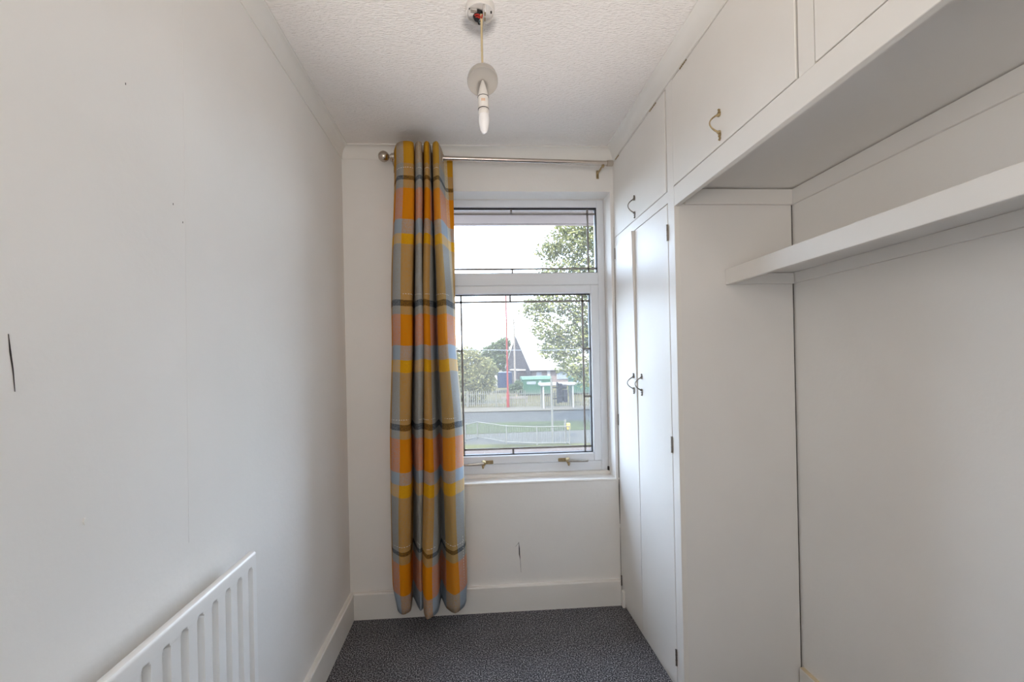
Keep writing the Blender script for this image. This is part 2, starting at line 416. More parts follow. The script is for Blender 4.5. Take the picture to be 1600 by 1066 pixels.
# ------------------------------------------------------------------ window
win = bpy.data.objects.new('window_1', None); COL.objects.link(win); structure(win)
FY, FB = 2.305, 2.37
fx0, fx1, fz0, fz1 = OX0, OX1, .678, OZ1
def rect_frame(x0, x1, z0, z1, wl, wr, wb, wt, y0, y1, bev=.004):
    m = MB()
    m.box(x0, x0+wl, y0, y1, z0, z1, bev); m.box(x1-wr, x1, y0, y1, z0, z1, bev)
    m.box(x0+wl-.002, x1-wr+.002, y0+.0005, y1, z0, z0+wb, bev); m.box(x0+wl-.002, x1-wr+.002, y0+.0005, y1, z1-wt, z1, bev)
    return m
rect_frame(fx0, fx1, fz0, fz1, .037, .040, .055, .042, FY, FB).build('frame', M_upvc, win)
MB().box(fx0+.03, fx1-.035, FY, FB, 1.706, 1.775, .004).build('transom', M_upvc, win)
# upper fixed light: glazing bead, gasket, pane
gx0, gx1, gz0, gz1 = fx0+.037, .7045, 1.7745, 2.136
rect_frame(gx0, gx1, gz0, gz1, .004, .005, .003, .005, FY+.006, FY+.03, 0).build('gasket', M_gasket, win)
MB().box(gx0, gx1, FY+.020, FY+.026, gz0, gz1).build('pane', M_glass, win)
def lead(m, x0, x1, z0, z1): m.box(x0, x1, FY+.0175, FY+.0198, z0, z1)
LW = .0105
def lead_strips(x0, x1, z0, z1, ins, ticks_x, ticks_z, gx0, gx1, gz0, gz1):
    for z in (z0, z1):
        m = MB(); lead(m, gx0, gx1, z-LW/2, z+LW/2); m.build('lead_strip', M_lead, win)
    for x in (x0, x1):
        m = MB(); lead(m, x-LW/2, x+LW/2, gz0, gz1); m.build('lead_strip', M_lead, win)
    for x in ticks_x:
        for a, q in ((gz0, z0), (z1, gz1)):
            m = MB(); lead(m, x-LW/2, x+LW/2, a, q); m.build('lead_strip', M_lead, win)
    for z in ticks_z:
        for a, q in ((gx0, x0), (x1, gx1)):
            m = MB(); lead(m, a, q, z-LW/2, z+LW/2); m.build('lead_strip', M_lead, win)
lead_strips(-.10, .6575, 1.8005, 2.1045, .04, (.231,), (), gx0, gx1, gz0, gz1)
# lower opening sash
sx0, sx1, sz0, sz1 = -.141, .7045, .734, 1.7045
SY = FY-.012
rect_frame(sx0, sx1, sz0, sz1, .048, .046, .045, .046, SY, FB-.01, .005).build('sash', M_upvc, win)
gx0, gx1, gz0, gz1 = -.093, .6585, .779, 1.6585
rect_frame(gx0, gx1, gz0, gz1, .004, .005, .005, .004, FY+.004, FY+.03, 0).build('gasket', M_gasket, win)
MB().box(gx0, gx1, FY+.020, FY+.026, gz0, gz1).build('pane', M_glass, win)
lead_strips(-.055, .6187, .8105, 1.620, .04, (.2155,), (1.3532, 1.0877), gx0, gx1, gz0, gz1)
# sill and rounded plaster edge at the head
sill = MB().box(OX0, .7475, D-.003, FY+.03, .650, .6625, .003).box(OX0, OX1, FY-.02, FY+.03, .66, .679, .003)
sill.build('window_sill', M_gloss, win)
MB().box(.7352, .7445, FY-.012, FY-.001, .6625, .70, .002).build('sealant', M_crack, win)
MB().box(fx0, fx1, FY-.004, FY+.001, OZ1-.0035, OZ1+.0005).build('sealant', M_matt, win)
# cockspur handles on the lower sash
def cockspur(x, sgn):
    y = SY
    h = MB().box(x-sgn*.052, x+sgn*.004, y-.008, y, .7365, .756, .003)
    h.lathe([(.012, 0), (.014, -.006), (.010, -.014), (.013, -.019), (.008, -.026)], (x, y-.002, .7455), 'Y', 16)
    h.tube([(x-.002*sgn, y-.010, .742), (x+.004*sgn, y-.016, .728), (x+.004*sgn, y-.012, .716)], [.009, .008, .004], 8)
    o = h.build('handle', M_brass, win, smooth=True)
    lv = MB().tube([(x, y-.020, .745), (x+sgn*.03, y-.024, .744), (x+sgn*.075, y-.026, .7425), (x+sgn*.108, y-.024, .7415)], [.0095, .0085, .007, .006], 10)
    lv.build('lever', M_chrome, o, smooth=True)
cockspur(.050, -1); cockspur(.510, 1)
# eaves board outside above the window
structure(MB().box(-2.2, 2.4, D+.26, 2.86, 2.222, 2.25).box(-2.2, 2.4, 2.84, 2.87, 2.215, 2.40).build('trim_5', M_soffit))

# ------------------------------------------------------------------ curtain and rod
SECT = [
 (2.265, [(-0.3503,2.14),(-0.3641,2.11),(-0.3386,2.05),(-0.2999,2.035),(-0.2619,2.045),(-0.2677,2.14),(-0.254,2.055),(-0.2364,2.035),(-0.2213,2.05),(-0.2263,2.14),(-0.2106,2.05),(-0.1939,2.035),(-0.1809,2.06),(-0.1815,2.14),(-0.1678,2.05),(-0.1483,2.035),(-0.1338,2.07),(-0.1172,2.135),(-0.0793,2.15)]),
 (1.50, [(-0.3837,2.165),(-0.396,2.12),(-0.3724,2.05),(-0.3237,2.03),(-0.2836,2.045),(-0.2886,2.15),(-0.2698,2.055),(-0.2505,2.035),(-0.234,2.05),(-0.2389,2.12),(-0.2279,2.05),(-0.2096,2.035),(-0.1876,2.06),(-0.178,2.13),(-0.166,2.06),(-0.1336,2.035),(-0.1079,2.07),(-0.0851,2.12),(-0.0804,2.165)]),
 (.888, [(-0.4,2.165),(-0.412,2.12),(-0.3908,2.05),(-0.3451,2.03),(-0.3082,2.045),(-0.3113,2.15),(-0.2828,2.07),(-0.2621,2.04),(-0.2451,2.05),(-0.2456,2.08),(-0.2378,2.04),(-0.2114,2.02),(-0.1849,2.06),(-0.1689,2.13),(-0.1479,2.06),(-0.1093,2.03),(-0.0738,2.06),(-0.0566,2.11),(-0.0612,2.16)]),
 (.217, [(-0.3957,2.15),(-0.4167,2.12),(-0.3973,2.06),(-0.3556,2.03),(-0.3167,2.05),(-0.3179,2.14),(-0.292,2.08),(-0.2741,2.05),(-0.2632,2.06),(-0.2602,2.06),(-0.2546,2.04),(-0.2318,2.0),(-0.1869,2.03),(-0.177,2.13),(-0.1496,2.06),(-0.1074,2.02),(-0.0659,2.05),(-0.047,2.1),(-0.053,2.15)]),
 (.10, [(-0.388,2.145),(-0.398,2.12),(-0.383,2.06),(-0.352,2.035),(-0.318,2.05),(-0.3179,2.135),(-0.290,2.08),(-0.2741,2.05),(-0.2632,2.06),(-0.2602,2.06),(-0.2546,2.04),(-0.2318,2.0),(-0.1869,2.03),(-0.177,2.12),(-0.1496,2.06),(-0.1074,2.02),(-0.0690,2.05),(-0.055,2.1),(-0.058,2.145)]),
]
def lerp(a, b, t): return a+(b-a)*t
def deepen(P):
    out = []
    for x, y in P:
        y2 = 2.1+1.45*(y-2.1) if y < 2.1 else min(2.176, 2.1+1.25*(y-2.1))
        out.append((x*y2/y, y2))
    return out
SECT = [(z, P if z > 2.2 and False else deepen(P)) for z, P in SECT]
def section(z):
    if z >= SECT[0][0]: return SECT[0][1]
    for (za, A), (zb, B) in zip(SECT, SECT[1:]):
        if zb <= z <= za:
            t = (za-z)/(za-zb); t = t*t*(3-2*t)
            return [(lerp(a[0], q[0], t), lerp(a[1], q[1], t)) for a, q in zip(A, B)]
    return SECT[-1][1]
def catmull(P, u):
    i = min(int(u), len(P)-2); t = u-i
    p = [P[max(0, min(len(P)-1, i+k))] for k in (-1, 0, 1, 2)]
    out = []
    for k in (0, 1):
        a, b_, c_, d_ = (q[k] for q in p)
        # tension keeps pleats crisp
        m1, m2 = (c_-a)*.36, (d_-b_)*.36
        out.append((2*t**3-3*t*t+1)*b_ + (t**3-2*t*t+t)*m1 + (-2*t**3+3*t*t)*c_ + (t**3-t*t)*m2)
    return out
ZTOP = 2.338
NU, NZ, SUB = 18*6, 90, 6
verts, cloth, faces = [], [], []
for j in range(NZ+1):
    t = j/NZ
    for i in range(NU+1):
        u = i/SUB
        zb = .118 + .004*math.sin(u*1.7)
        ztop = ZTOP
        if u > 16.2: ztop = lerp(ZTOP, 2.325, min(1, (u-16.2)/1.0))
        z = lerp(ztop, zb, t)
        x, y = catmull(section(z), u)
        x += .0025*math.sin(z*5.1+u*.9)*min(1, t*4); y += .002*math.sin(z*7.3+u*2.1)*min(1, t*4)
        verts.append((x, y, z)); cloth.append((u + .05*math.sin(z*9+u), z + .003*math.sin(u*2.3), 0))
for j in range(NZ):
    for i in range(NU):
        a = j*(NU+1)+i; faces.append((a, a+1, a+NU+2, a+NU+1))
curtain = rawmesh('curtain', verts, faces, M_plaid, smooth=True)
att = curtain.data.attributes.new('cloth', 'FLOAT_VECTOR', 'POINT')
for i, v in enumerate(cloth): att.data[i].vector = v
so = curtain.modifiers.new('thickness', 'SOLIDIFY'); so.thickness = .0022; so.offset = 0
tag(curtain, 'ochre, grey and orange plaid eyelet curtain drawn to the left of the window', 'curtain')
# rows of white thread dashes across the cloth
st = MB()
for z in (.432, 1.027, 1.618, 2.214):
    u = 1.9
    while u < 16.5:
        (x0, y0), (x1, y1) = catmull(section(z), u), catmull(section(z), u+.14)
        if max(y0, y1) < 2.065:
            st.tube([(x0, y0-.0022, z), (x1, y1-.0022, z)], .0009, 5)
        u += .27
st.build('stitching', M_stitch, curtain, kind='stuff', label='dashed rows of white stitching across the cloth')
# side hem seam near the lower right edge
st = MB()
z = .15
while z < .45:
    (x0, y0), (x1, y1) = catmull(section(z), 16.2), catmull(section(z+.007), 16.2)
    st.tube([(x0, y0-.0025, z), (x1, y1-.0025, z+.007)], .0009, 5); z += .013
st.build('side_seam', M_stitch, curtain, kind='stuff')
# eyelets where the cloth crosses the rod
def rodz(x): return 2.3100 + (x+.4117)*(-.0232)
for k, u in enumerate((1.3, 4.55, 5.45, 8.5, 9.5, 12.55, 13.45, 16.5)):
    x, y = catmull(SECT[0][1], u)
    e_ = MB(); ring = []
    for i in range(24):
        a = 2*math.pi*i/24
        ring.append((x, 2.1+.021*math.cos(a), rodz(x)+.021*math.sin(a)))
    e_.tube(ring+[ring[0]], .0035, 6, cap=False)
    e_.build('eyelet', M_nickel, curtain, smooth=True)

rod = thing('curtain_rod', 'satin nickel curtain pole with a ball finial above the window', 'curtain rod', (0, 0, 0))
MB().tube([(-.382, 2.1, rodz(-.382)), (.17, 2.1, rodz(.17)), (.722, 2.1, rodz(.722))], .0118, 20).build('pole', M_nickel, rod, smooth=True)
fz = rodz(-.41)
fin = MB().lathe([(.004, -.0262), (.012, -.024), (.019, -.018), (.0245, -.009), (.0262, 0), (.0245, .009), (.019, .018), (.012, .024), (.008, .027), (.007, .030), (.0085, .032), (.0085, .034), (.012, .036), (.0155, .038), (.0155, .052), (.0125, .054)], (-.4135, 2.1, fz), 'X', 28)
fin.build('finial', M_nickel, rod, smooth=True)
ec = MB().lathe([(.0118, 0), (.0145, .001), (.0145, .028), (.0135, .031)], (.700, 2.1, rodz(.70)), 'X', 24)
ec.build('end_cap', M_nickel, rod, smooth=True)
def bracket(x, mat):
    z = rodz(x)
    b_ = MB().tube([(x, 2.1, z-.010), (x, 2.14, z-.012), (x, D, z-.012)], .0045, 10)
    b_.box(x-.007, x+.007, D-.004, D, z-.040, z+.005, .0015)
    b_.box(x-.006, x+.006, 2.092, 2.108, z-.022, z-.010, .002)
    b_.build('bracket', mat, rod, smooth=True)
bracket(.680, M_brass); bracket(-.375, M_nickel)

# ------------------------------------------------------------------ pendant light
PX, PY = .0470, 1.3169
pend = thing('pendant_light', 'bare pendant light with an open ceiling rose, grey cup and unlit candle bulb', 'ceiling light', (PX, PY, H))
def pk(o): return keep(o, pend)
rz = H-.024
rose = pk(MB().lathe([(.0452, H), (.0452, H-.020), (.0440, rz), (.0415, rz), (.0400, rz+.004), (.0395, rz+.008), (.0, rz+.008)][:-1] + [(.002, rz+.008)], (PX, PY, 0), 'Z', 40).build('ceiling_rose', M_plastic, smooth=True))
def rk(o): return keep(o, rose)
def kid(o):
    o.parent = rose; return o
tb = MB().box(PX+.008, PX+.011, PY-.033, PY+.032, rz-.010, rz+.008, .0008).box(PX+.012, PX+.017, PY-.034, PY+.030, rz-.012, rz+.008, .001)
kid(tb.build('terminal_block', M_plastic))
kid(MB().box(PX+.0125, PX+.0165, PY-.025, PY-.010, rz-.0128, rz-.0118).box(PX+.0125, PX+.0165, PY-.005, PY+.010, rz-.0128, rz-.0118).build('terminal_slot', M_brass))
kid(MB().box(PX-.034, PX-.010, PY-.014, PY+.002, rz-.004, rz+.008, .001).build('terminal_block', M_plastic))
kid(MB().tube([(PX-.030, PY-.016, rz-.003), (PX-.012, PY-.014, rz-.004)], .0035, 8).build('terminal_screw', M_iron))
for dx, dy in ((-.034, -.018), (.034, -.004)):
    kid(MB().lathe([(.0022, rz+.002), (.0022, rz+.0085)], (PX+dx, PY+dy, 0), 'Z', 10).build('screw_hole', M_black))
random.seed(3)
def wire(pts, mat, r=.0021): kid(MB().tube([(PX+x, PY+y, rz+z) for x, y, z in pts], r, 7).build('wire', mat, smooth=True))
kid(MB().lathe([(.002, -.014), (.012, -.013), (.016, -.006), (.016, .006)], (PX-.007, PY+.002, rz), 'Z', 14).build('connector', M_black, smooth=True))
wire([(-.018, .0, .002), (-.017, -.010, -.010), (-.012, -.018, -.014), (-.005, -.020, -.016), (.0, -.012, -.018)], M_red)
wire([(-.013, .004, .0), (-.014, -.008, -.014), (-.009, -.016, -.019), (-.002, -.014, -.022)], M_red)
wire([(.002, .008, .0), (.004, .002, -.008), (.003, -.006, -.012), (.006, -.014, -.012), (.003, -.012, -.022)], M_red)
wire([(.005, .012, .0), (.005, .004, -.008), (.006, -.003, -.012), (.004, -.012, -.016)], M_red)
wire([(-.004, .026, .004), (-.001, .022, -.008), (.004, .016, -.010), (.006, .006, -.010), (.004, -.006, -.014)], M_blue)
wire([(-.008, .024, .002), (-.004, .030, -.006), (.003, .026, -.008), (.006, .016, -.006)], M_black, .0022)
wire([(-.004, .012, -.012), (-.002, .0, -.016), (.001, -.010, -.020)], M_blue, .0012)
# flex, cup, holder, bulb
pk(MB().tube([(PX+.003, PY-.010, rz-.008), (PX+.0035, PY-.008, rz-.030), (PX+.003, PY-.003, 2.30), (PX+.0032, PY, 2.25), (PX+.003, PY, 2.19)], [.0045, .0036, .0034, .0034, .0034], 12).build('flex', M_flex, smooth=True))
HX = PX+.003
cup = [(.006, .024), (.022, .023), (.038, .018), (.0455, .010), (.0475, .002), (.0475, -.010), (.0462, -.0115), (.045, -.0105), (.036, -.0065), (.022, -.0035), (.010, -.002), (.004, -.002)]
cb = MB().lathe(cup, (0, 0, 0), 'Z', 44)
bmesh.ops.transform(cb.bm, matrix=Matrix.Translation((HX, PY, 2.172)) @ Matrix.Rotation(math.radians(-23), 4, 'X'), verts=cb.bm.verts[:])
pk(cb.build('cup', M_cup, smooth=True, label='grey plastic cup cover on the flex'))
pk(MB().lathe([(.0035, 2.170), (.0055, 2.164), (.0085, 2.155), (.0125, 2.140), (.0148, 2.128), (.0155, 2.118)], (HX+.0006, PY, 0), 'Z', 24).build('holder_neck', M_plastic, smooth=True))
hold = pk(MB().lathe([(.0150, 2.118), (.0162, 2.117), (.0165, 2.081), (.0160, 2.0795)], (HX+.001, PY, 0), 'Z', 28).build('lamp_holder', M_plastic, smooth=True))
for z in (2.1178, 2.0795):
    o = MB().lathe([(.0158, z-.0008), (.0172, z-.0006), (.0172, z+.0006), (.0158, z+.0008)], (HX+.001, PY, 0), 'Z', 28).build('ring', M_black, smooth=True)
    o.parent = hold
pm = MB()
for k in range(3):
    pm.box(HX-.0055+.0042*k, HX-.0025+.0042*k, PY-.0166, PY-.0160, 2.098, 2.1015).box(HX-.0055+.0042*k, HX-.0025+.0042*k, PY-.0166, PY-.0160, 2.1028, 2.1055)
o = pm.build('printed_mark', M_stamp); o.parent = hold
pk(MB().lathe([(.0150, 2.080), (.0162, 2.078), (.0164, 2.062)], (HX+.0015, PY, 0), 'Z', 28).build('bulb_collar', M_plastic, smooth=True))
pk(MB().lathe([(.0160, 2.064), (.0168, 2.056), (.0170, 2.045), (.0160, 2.034), (.0138, 2.023), (.0105, 2.013), (.0062, 2.0065), (.002, 2.0045)], (HX+.0018, PY, 0), 'Z', 28).build('bulb', M_bulb, smooth=True))

# ------------------------------------------------------------------ radiator
radX, ry1, ry0, rzt, rzb = -.580, 1.150, -.05, .806, .215
rad = thing('radiator', 'white panel radiator with vertical flutes on the left wall', 'radiator', (radX, (ry0+ry1)/2, rzb))
# pressed panel: rows of flutes made from a grid
ys = []
gy = ry1-.018-.010
grooves = []
while gy > ry0+.02:
    grooves.append(gy); gy -= .04966
def gdepth(y, z):
    for g in grooves:
        q = abs(y-g)
        if q < .0115:
            a = 1 if q < .0085 else (1-(q-.0085)/.003)
            top = rzt-.0305 + .0 - .010*(q/.0105)**2; bot = rzb+.0305 + .010*(q/.0105)**2
            b_ = 1 if bot+.006 < z < top-.006 else max(0, min((top-z)/.006, (z-bot)/.006))
            return .0135*max(0, min(a, b_))
    return 0
Y = [ry0, ry0+.003]
for g in sorted(grooves):
    Y += [g-.0115, g-.0085, g-.004, g+.004, g+.0085, g+.0115]
Y += [ry1-.004, ry1]
Z = [rzb, rzb+.004, rzb+.02, rzb+.0305, rzb+.034, rzb+.038, rzb+.042, rzb+.046, .5] + [rzt-.060, rzt-.050, rzt-.046, rzt-.043, rzt-.040, rzt-.0375, rzt-.035, rzt-.033, rzt-.0305, rzt-.024, rzt-.008]
V, F_ = [], []
for z in Z:
    for y in Y: V.append((radX-gdepth(y, z), y, z))
nY = len(Y)
for j in range(len(Z)-1):
    for i in range(nY-1): F_.append((j*nY+i, j*nY+i+1, (j+1)*nY+i+1, (j+1)*nY+i))
# rounded top going back
tops = [(radX-.0008, rzt-.004), (radX-.003, rzt-.0012), (radX-.006, rzt), (radX-.014, rzt), (radX-.0175, rzt-.0015), (radX-.019, rzt-.005), (radX-.019, rzb)]
base = (len(Z)-1)*nY
for k, (x, z) in enumerate(tops):
    s0 = len(V)
    for y in Y: V.append((x, y, z))
    for i in range(nY-1): F_.append((base+i, base+i+1, s0+i+1, s0+i))
    base = s0
o = rawmesh('panel', V, F_, M_rad); keep(o, rad)
for p in o.data.polygons: p.use_smooth = True
try: o.data.set_sharp_from_angle(angle=math.radians(28))
except Exception: pass
e_ = MB().prism([(radX, rzb), (radX, rzt-.006), (radX-.003, rzt-.0012), (radX-.006, rzt), (radX-.014, rzt), (radX-.019, rzt-.005), (radX-.019, rzb)], 'Y', ry1-.0005, ry1+.0015)
keep(e_.build('end_seam', M_rad), rad)
for y in (ry1-.15, ry0+.15):
    keep(MB().box(XL+.0006, radX-.018, y-.02, y+.02, rzb+.05, rzt-.08, .002).build('wall_bracket', M_rad), rad)
for y in (ry1-.02, ry0+.02):
    keep(MB().tube([(radX-.01, y, 0), (radX-.01, y, rzb+.02)], .0075, 10).build('pipe', M_rad), rad)

# ------------------------------------------------------------------ built-in cupboards
def handle(door, y, z0, z1, mat, name='handle'):
    """bow pull with leaf-shaped end plates, on the plane X = XR"""
    zt, zb = z1-.018, z0+.026
    h = MB()
    pts = []
    for i in range(13):
        t = i/12
        pts.append((XR-.006-.027*math.sin(math.pi*t)**.8, y, lerp(zt, zb, t)))
    h.tube(pts, [.0030-.0010*math.sin(math.pi*i/12) for i in range(13)], 8)
    for zc, s in ((zt, 1), (zb, -1)):
        h.lathe([(.001, .0), (.0055, -.001), (.006, -.004), (.004, -.009)], (XR, y, zc), 'X', 12)
        k = .018 if s > 0 else .026
        h.prism([(y-.005, zc-s*.002), (y-.0065, zc+s*k*.35), (y-.003, zc+s*k*.55), (y-.0048, zc+s*k*.78), (y, zc+s*k), (y+.0048, zc+s*k*.78), (y+.003, zc+s*k*.55), (y+.0065, zc+s*k*.35), (y+.005, zc-s*.002)], 'X', XR-.003, XR-.0003)
        for q in (.45, .85): h.lathe([(.0006, 0), (.003, -.0015), (.0034, -.0035), (.001, -.006)], (XR-.001, y, zc+s*k*q), 'X', 8)
    o = h.build(name, mat, door, smooth=True)
    return o
def hinge(door, y, z0, z1, mat=M_iron):
    m = MB().tube([(XR-.003, y, z0), (XR-.003, y, z1)], .0034, 8)
    for i in range(4):
        zz = lerp(z0, z1, i/3); m.tube([(XR-.003, y, zz-.001), (XR-.003, y, zz+.001)], .0040, 8)
    return m.build('hinge', mat, door, smooth=True)
def hinge_h(door, y0, y1, z):
    m = MB()
    for i in range(5):
        a = lerp(y0, y1, i/5); m.tube([(XR-.002, a, z), (XR-.002, a+(y1-y0)/5*.5, z)], .0026, 8)
    return m.build('hinge', M_brass, door, smooth=True)

T = .019                                        # board thickness
ward = thing('wardrobe', 'tall white painted built-in wardrobe with two long doors beside the window', 'wardrobe', (0, 0, 0))
# face frame
ff = MB()
ff.box(XR, XR+T, YC, 1.5845, 0, 2.336, .0012)                       # near stile
ff.box(XR, XR+T, 2.186, D, 0, 2.336)                                 # far stile
ff.box(XR+.0004, XR+T, 1.5845, 2.186, 1.889, 1.9315)                  # rail between doors
ff.box(XR+.0004, XR+T, 1.5845, 2.186, 2.331, 2.3375)                  # head
ff.build('face_frame', M_gloss, ward)
MB().box(XR+.007, XR+T, 1.586, 2.186, 0, .024).build('plinth', M_gloss, ward)
MB().box(XR+.0195, XB-.02, YC+.03, D-.01, .03, 2.33).build('shade_backing', M_dk, ward)  # dark solid box, painted shade behind the door gaps
MB().box(XR+T-.001, 1.2205, YC+.0008, YC+T, 0, 1.93).build('side_panel', M_matt, ward, label='matt grey-white side panel facing the alcove')
# lower doors: near one shut, far one warped ajar at the top
dn = MB().box(XR-.0006, XR+.018, 1.5875, 1.9150, .0285, 1.8855, .0015).build('door', M_gloss, ward)
yA, yB, zA, zB = 1.9195, 2.1835, .0285, 1.8855
m = MB(); NZd = 12
rows = []
for i in range(NZd+1):
    z = lerp(zA, zB, i/NZd); q = max(0, (z-.55)/(zB-.55)); off = .0150*q**1.3
    rows.append([m.bm.verts.new(p) for p in ((XR-.0006-off, yA, z), (XR-.0006-off*.5, (yA+yB)/2, z), (XR-.0006, yB, z), (XR+.018, yB, z), (XR+.018-off, yA, z))])
for a, b_ in zip(rows, rows[1:]):
    for k in range(5): m.bm.faces.new((a[k], a[(k+1) % 5], b_[(k+1) % 5], b_[k]))
m.bm.faces.new(rows[0][::-1]); m.bm.faces.new(rows[-1])
df_ = m.build('door', M_gloss, ward)
handle(df_, 1.945, 1.126, 1.2235, M_iron).location.x = -.006; handle(dn, 1.866, 1.1235, 1.2230, M_iron)
hinge(dn, 1.5862, 1.745, 1.805); hinge(dn, 1.5862, .928, .988); hinge(dn, 1.5862, .107, .167)
hinge(df_, 2.1848, 1.82, 1.875); hinge(df_, 2.1848, .945, 1.0); hinge(df_, 2.1848, .10, .15)
# top door over the wardrobe
dt = MB().box(XR-.0006, XR+.018, 1.5945, 2.1835, 1.9345, 2.3285, .0015).build('door', M_gloss, ward)
handle(dt, 1.907, 1.940, 2.046, M_iron); hinge_h(dt, 1.665, 1.730, 2.3255); hinge_h(dt, 2.10, 2.15, 2.3262)
MB().box(.752, XR+.004, 2.145, 2.172, 0, .085, .003).build('scribe_block', M_gloss, ward)

# overhead cupboards running on above the alcove
over = thing('overhead_cupboard', 'white overhead cupboard with lift-up doors above the open alcove', 'cupboard', (0, 0, 0))
Y0 = YR+.001
fr = MB()
fr.box(XR, XR+T, Y0, YC-.0005, 1.858, 1.9315, .0012)               # long bottom rail
fr.box(XR+.0004, XR+T, Y0, YC-.0005, 2.331, 2.3375)
fr.box(XR+.0004, XR+T, .8835, .9285, 1.9315, 2.331)
fr.box(XR+.0004, XR+T, .2335, .2785, 1.9315, 2.331)
fr.box(XR+.0004, XR+T, Y0, Y0+.05, 1.9315, 2.331)
fr.build('face_frame', M_gloss, over)
MB().box(XR+T, XB, Y0, YC-.001, 1.9235, 1.9355).build('bottom_panel', M_matt, over)
MB().box(XR+.0195, XB-.02, Y0+.02, YC-.02, 1.94, 2.33).build('shade_backing', M_dk, over)  # dark box again, shade by colour behind the overhead door gaps
for ya, yb, hy in ((.9365, 1.5335, 1.2355), (.2805, .8815, .58), (Y0+.052, .2315, -.2)):
    d_ = MB().box(XR-.0006, XR+.018, ya, yb, 1.9345, 2.3285, .0015).build('door', M_gloss, over)
    handle(d_, hy, 1.9465, 2.0435, M_brass); hinge_h(d_, yb-.113, yb-.062, 2.3255); hinge_h(d_, ya+.06, ya+.11, 2.3255)
MB().box(XR+.038, 1.2165, YC-.013, YC-.0005, 1.8625, 1.9185, .0012).build('batten', M_matt, over)
MB().box(1.2170, XB, Y0, YC-.0005, 1.8620, 1.9195, .0012).build('batten', M_matt, over)

# shelf across the alcove
shelf = thing('wall_shelf', 'long white gloss shelf on battens across the alcove', 'shelf', (0, 0, 0))
SX = .9555
MB().box(SX+.018, XB-.001, Y0, YC-.001, 1.6055, 1.6195).build('shelf_board', M_matt, shelf)
MB().box(SX, SX+.018, Y0, YC-.001, 1.5620, 1.6197, .0014).build('front_edge', M_gloss, shelf)
MB().box(SX+.018, 1.2165, YC-.014, YC-.0005, 1.5630, 1.6035, .001).build('batten', M_matt, shelf)
MB().box(1.2170, XB, Y0, YC-.0005, 1.5650, 1.6050, .001).build('batten', M_matt, shelf)
# dark strip painted as the shade in the gap beside the alcove side panel
MB().box(1.2205, XB, YC+.006, YC+.018, 0, 1.93).build('gap_shade', M_crack, ward)

# ------------------------------------------------------------------ outside
G = -3.2
def ground(name, poly, mat, z):
    m = MB().prism(poly, 'Z', z-.05, z); return structure(m.build(name, mat))
ground('ground', [(-150, 2.9), (150, 2.9), (150, 400), (-150, 400)], M_pale, G-.03)
ground('driveway', [(-12, 2.9), (14, 2.9), (14, 21.2), (-12, 21.7)], M_drive, G)
ground('lawn', [(-12, 21.72), (14, 21.22), (14, 21.6), (3.2, 22.6), (-12, 24.2)], M_grass, G+.01)
ground('footpath', [(-14, 24.4), (3.2, 22.62), (16, 21.62), (30, 20.6), (30, 26.4), (7.3, 26.6), (-14, 25.6)], M_path, G+.005)
ground('verge', [(-40, 25.65), (7.3, 26.65), (40, 26.65), (40, 29.6), (-40, 32.4)], M_verge, G+.01)
ground('road', [(-60, 32.7), (60, 27.9), (60, 34.5), (-60, 40.4)], M_road, G)
ground('kerb', [(-60, 40.4), (60, 34.5), (60, 34.75), (-60, 40.65)], M_pave, G+.1)
ground('pavement', [(-60, 40.65), (60, 34.75), (60, 38.1), (-60, 43.4)], M_pave, G+.08)

# pedestrian guard rail
gr = thing('guard_rail', 'pale galvanised pedestrian guard rail along the footpath', 'railing', (2, 23, G))
P = [(-.49, 23.79), (.22, 24.65), (1.77, 22.86), (3.34, 22.24), (5.06, 22.13)]
bars = MB()
for i, (x, y) in enumerate(P):
    keep(MB().tube([(x, y, G), (x, y, G+1.03)], .05 if i == 0 else .035, 8).build('post', M_galv), gr)
for (xa, ya), (xb, yb) in zip(P, P[1:]):
    for z in (.98, .12):
        keep(MB().tube([(xa, ya, G+z), (xb, yb, G+z)], .026, 6).build('rail', M_galv), gr)
    L = math.hypot(xb-xa, yb-ya); k = int(L/.12)
    for j in range(1, k):
        bars.tube([(lerp(xa, xb, j/k), lerp(ya, yb, j/k), G+.12), (lerp(xa, xb, j/k), lerp(ya, yb, j/k), G+.98)], .010, 5)
keep(bars.build('bars', M_galv, kind='stuff'), gr)

# traffic signal seen from the side and behind
tl_ = thing('traffic_light', 'grey traffic signal post with dark signal heads behind the guard rail', 'traffic light', (4.29, 22.8, G))
keep(MB().tube([(4.29, 22.8, G), (4.27, 22.8, .35)], .06, 10).build('pole', M_galv, smooth=True), tl_)
head = keep(MB().box(4.62, 4.86, 22.70, 22.98, -1.0, .02, .03).box(4.585, 4.63, 22.62, 23.06, -1.06, .09, .01).build('signal_head', M_sig), tl_)
for z in (-.17, -.49, -.81):
    v = MB().lathe([(.10, 0), (.115, .02), (.115, .26), (.10, .26)], (4.85, 22.84, z), 'X', 12).build('visor', M_sig, smooth=True)
    v.parent = head
keep(MB().box(4.88, 5.10, 22.55, 22.8, -.98, -.30, .03).build('signal_head', M_sig), tl_)
for z in (-.2, -.8):
    keep(MB().tube([(4.28, 22.8, z), (4.62, 22.8, z)], .03, 8).build('bracket', M_sig), tl_)
pb = thing('push_button_post', 'short grey crossing post with a yellow push button box', 'crossing post', (4.89, 22.33, G))
keep(MB().tube([(4.89, 22.33, G), (4.89, 22.33, G+1.32)], .055, 10).build('post', M_galv, smooth=True), pb)
keep(MB().box(4.96, 5.13, 22.2, 22.38, G+.78, G+1.12, .02).build('button_box', M_yel), pb)

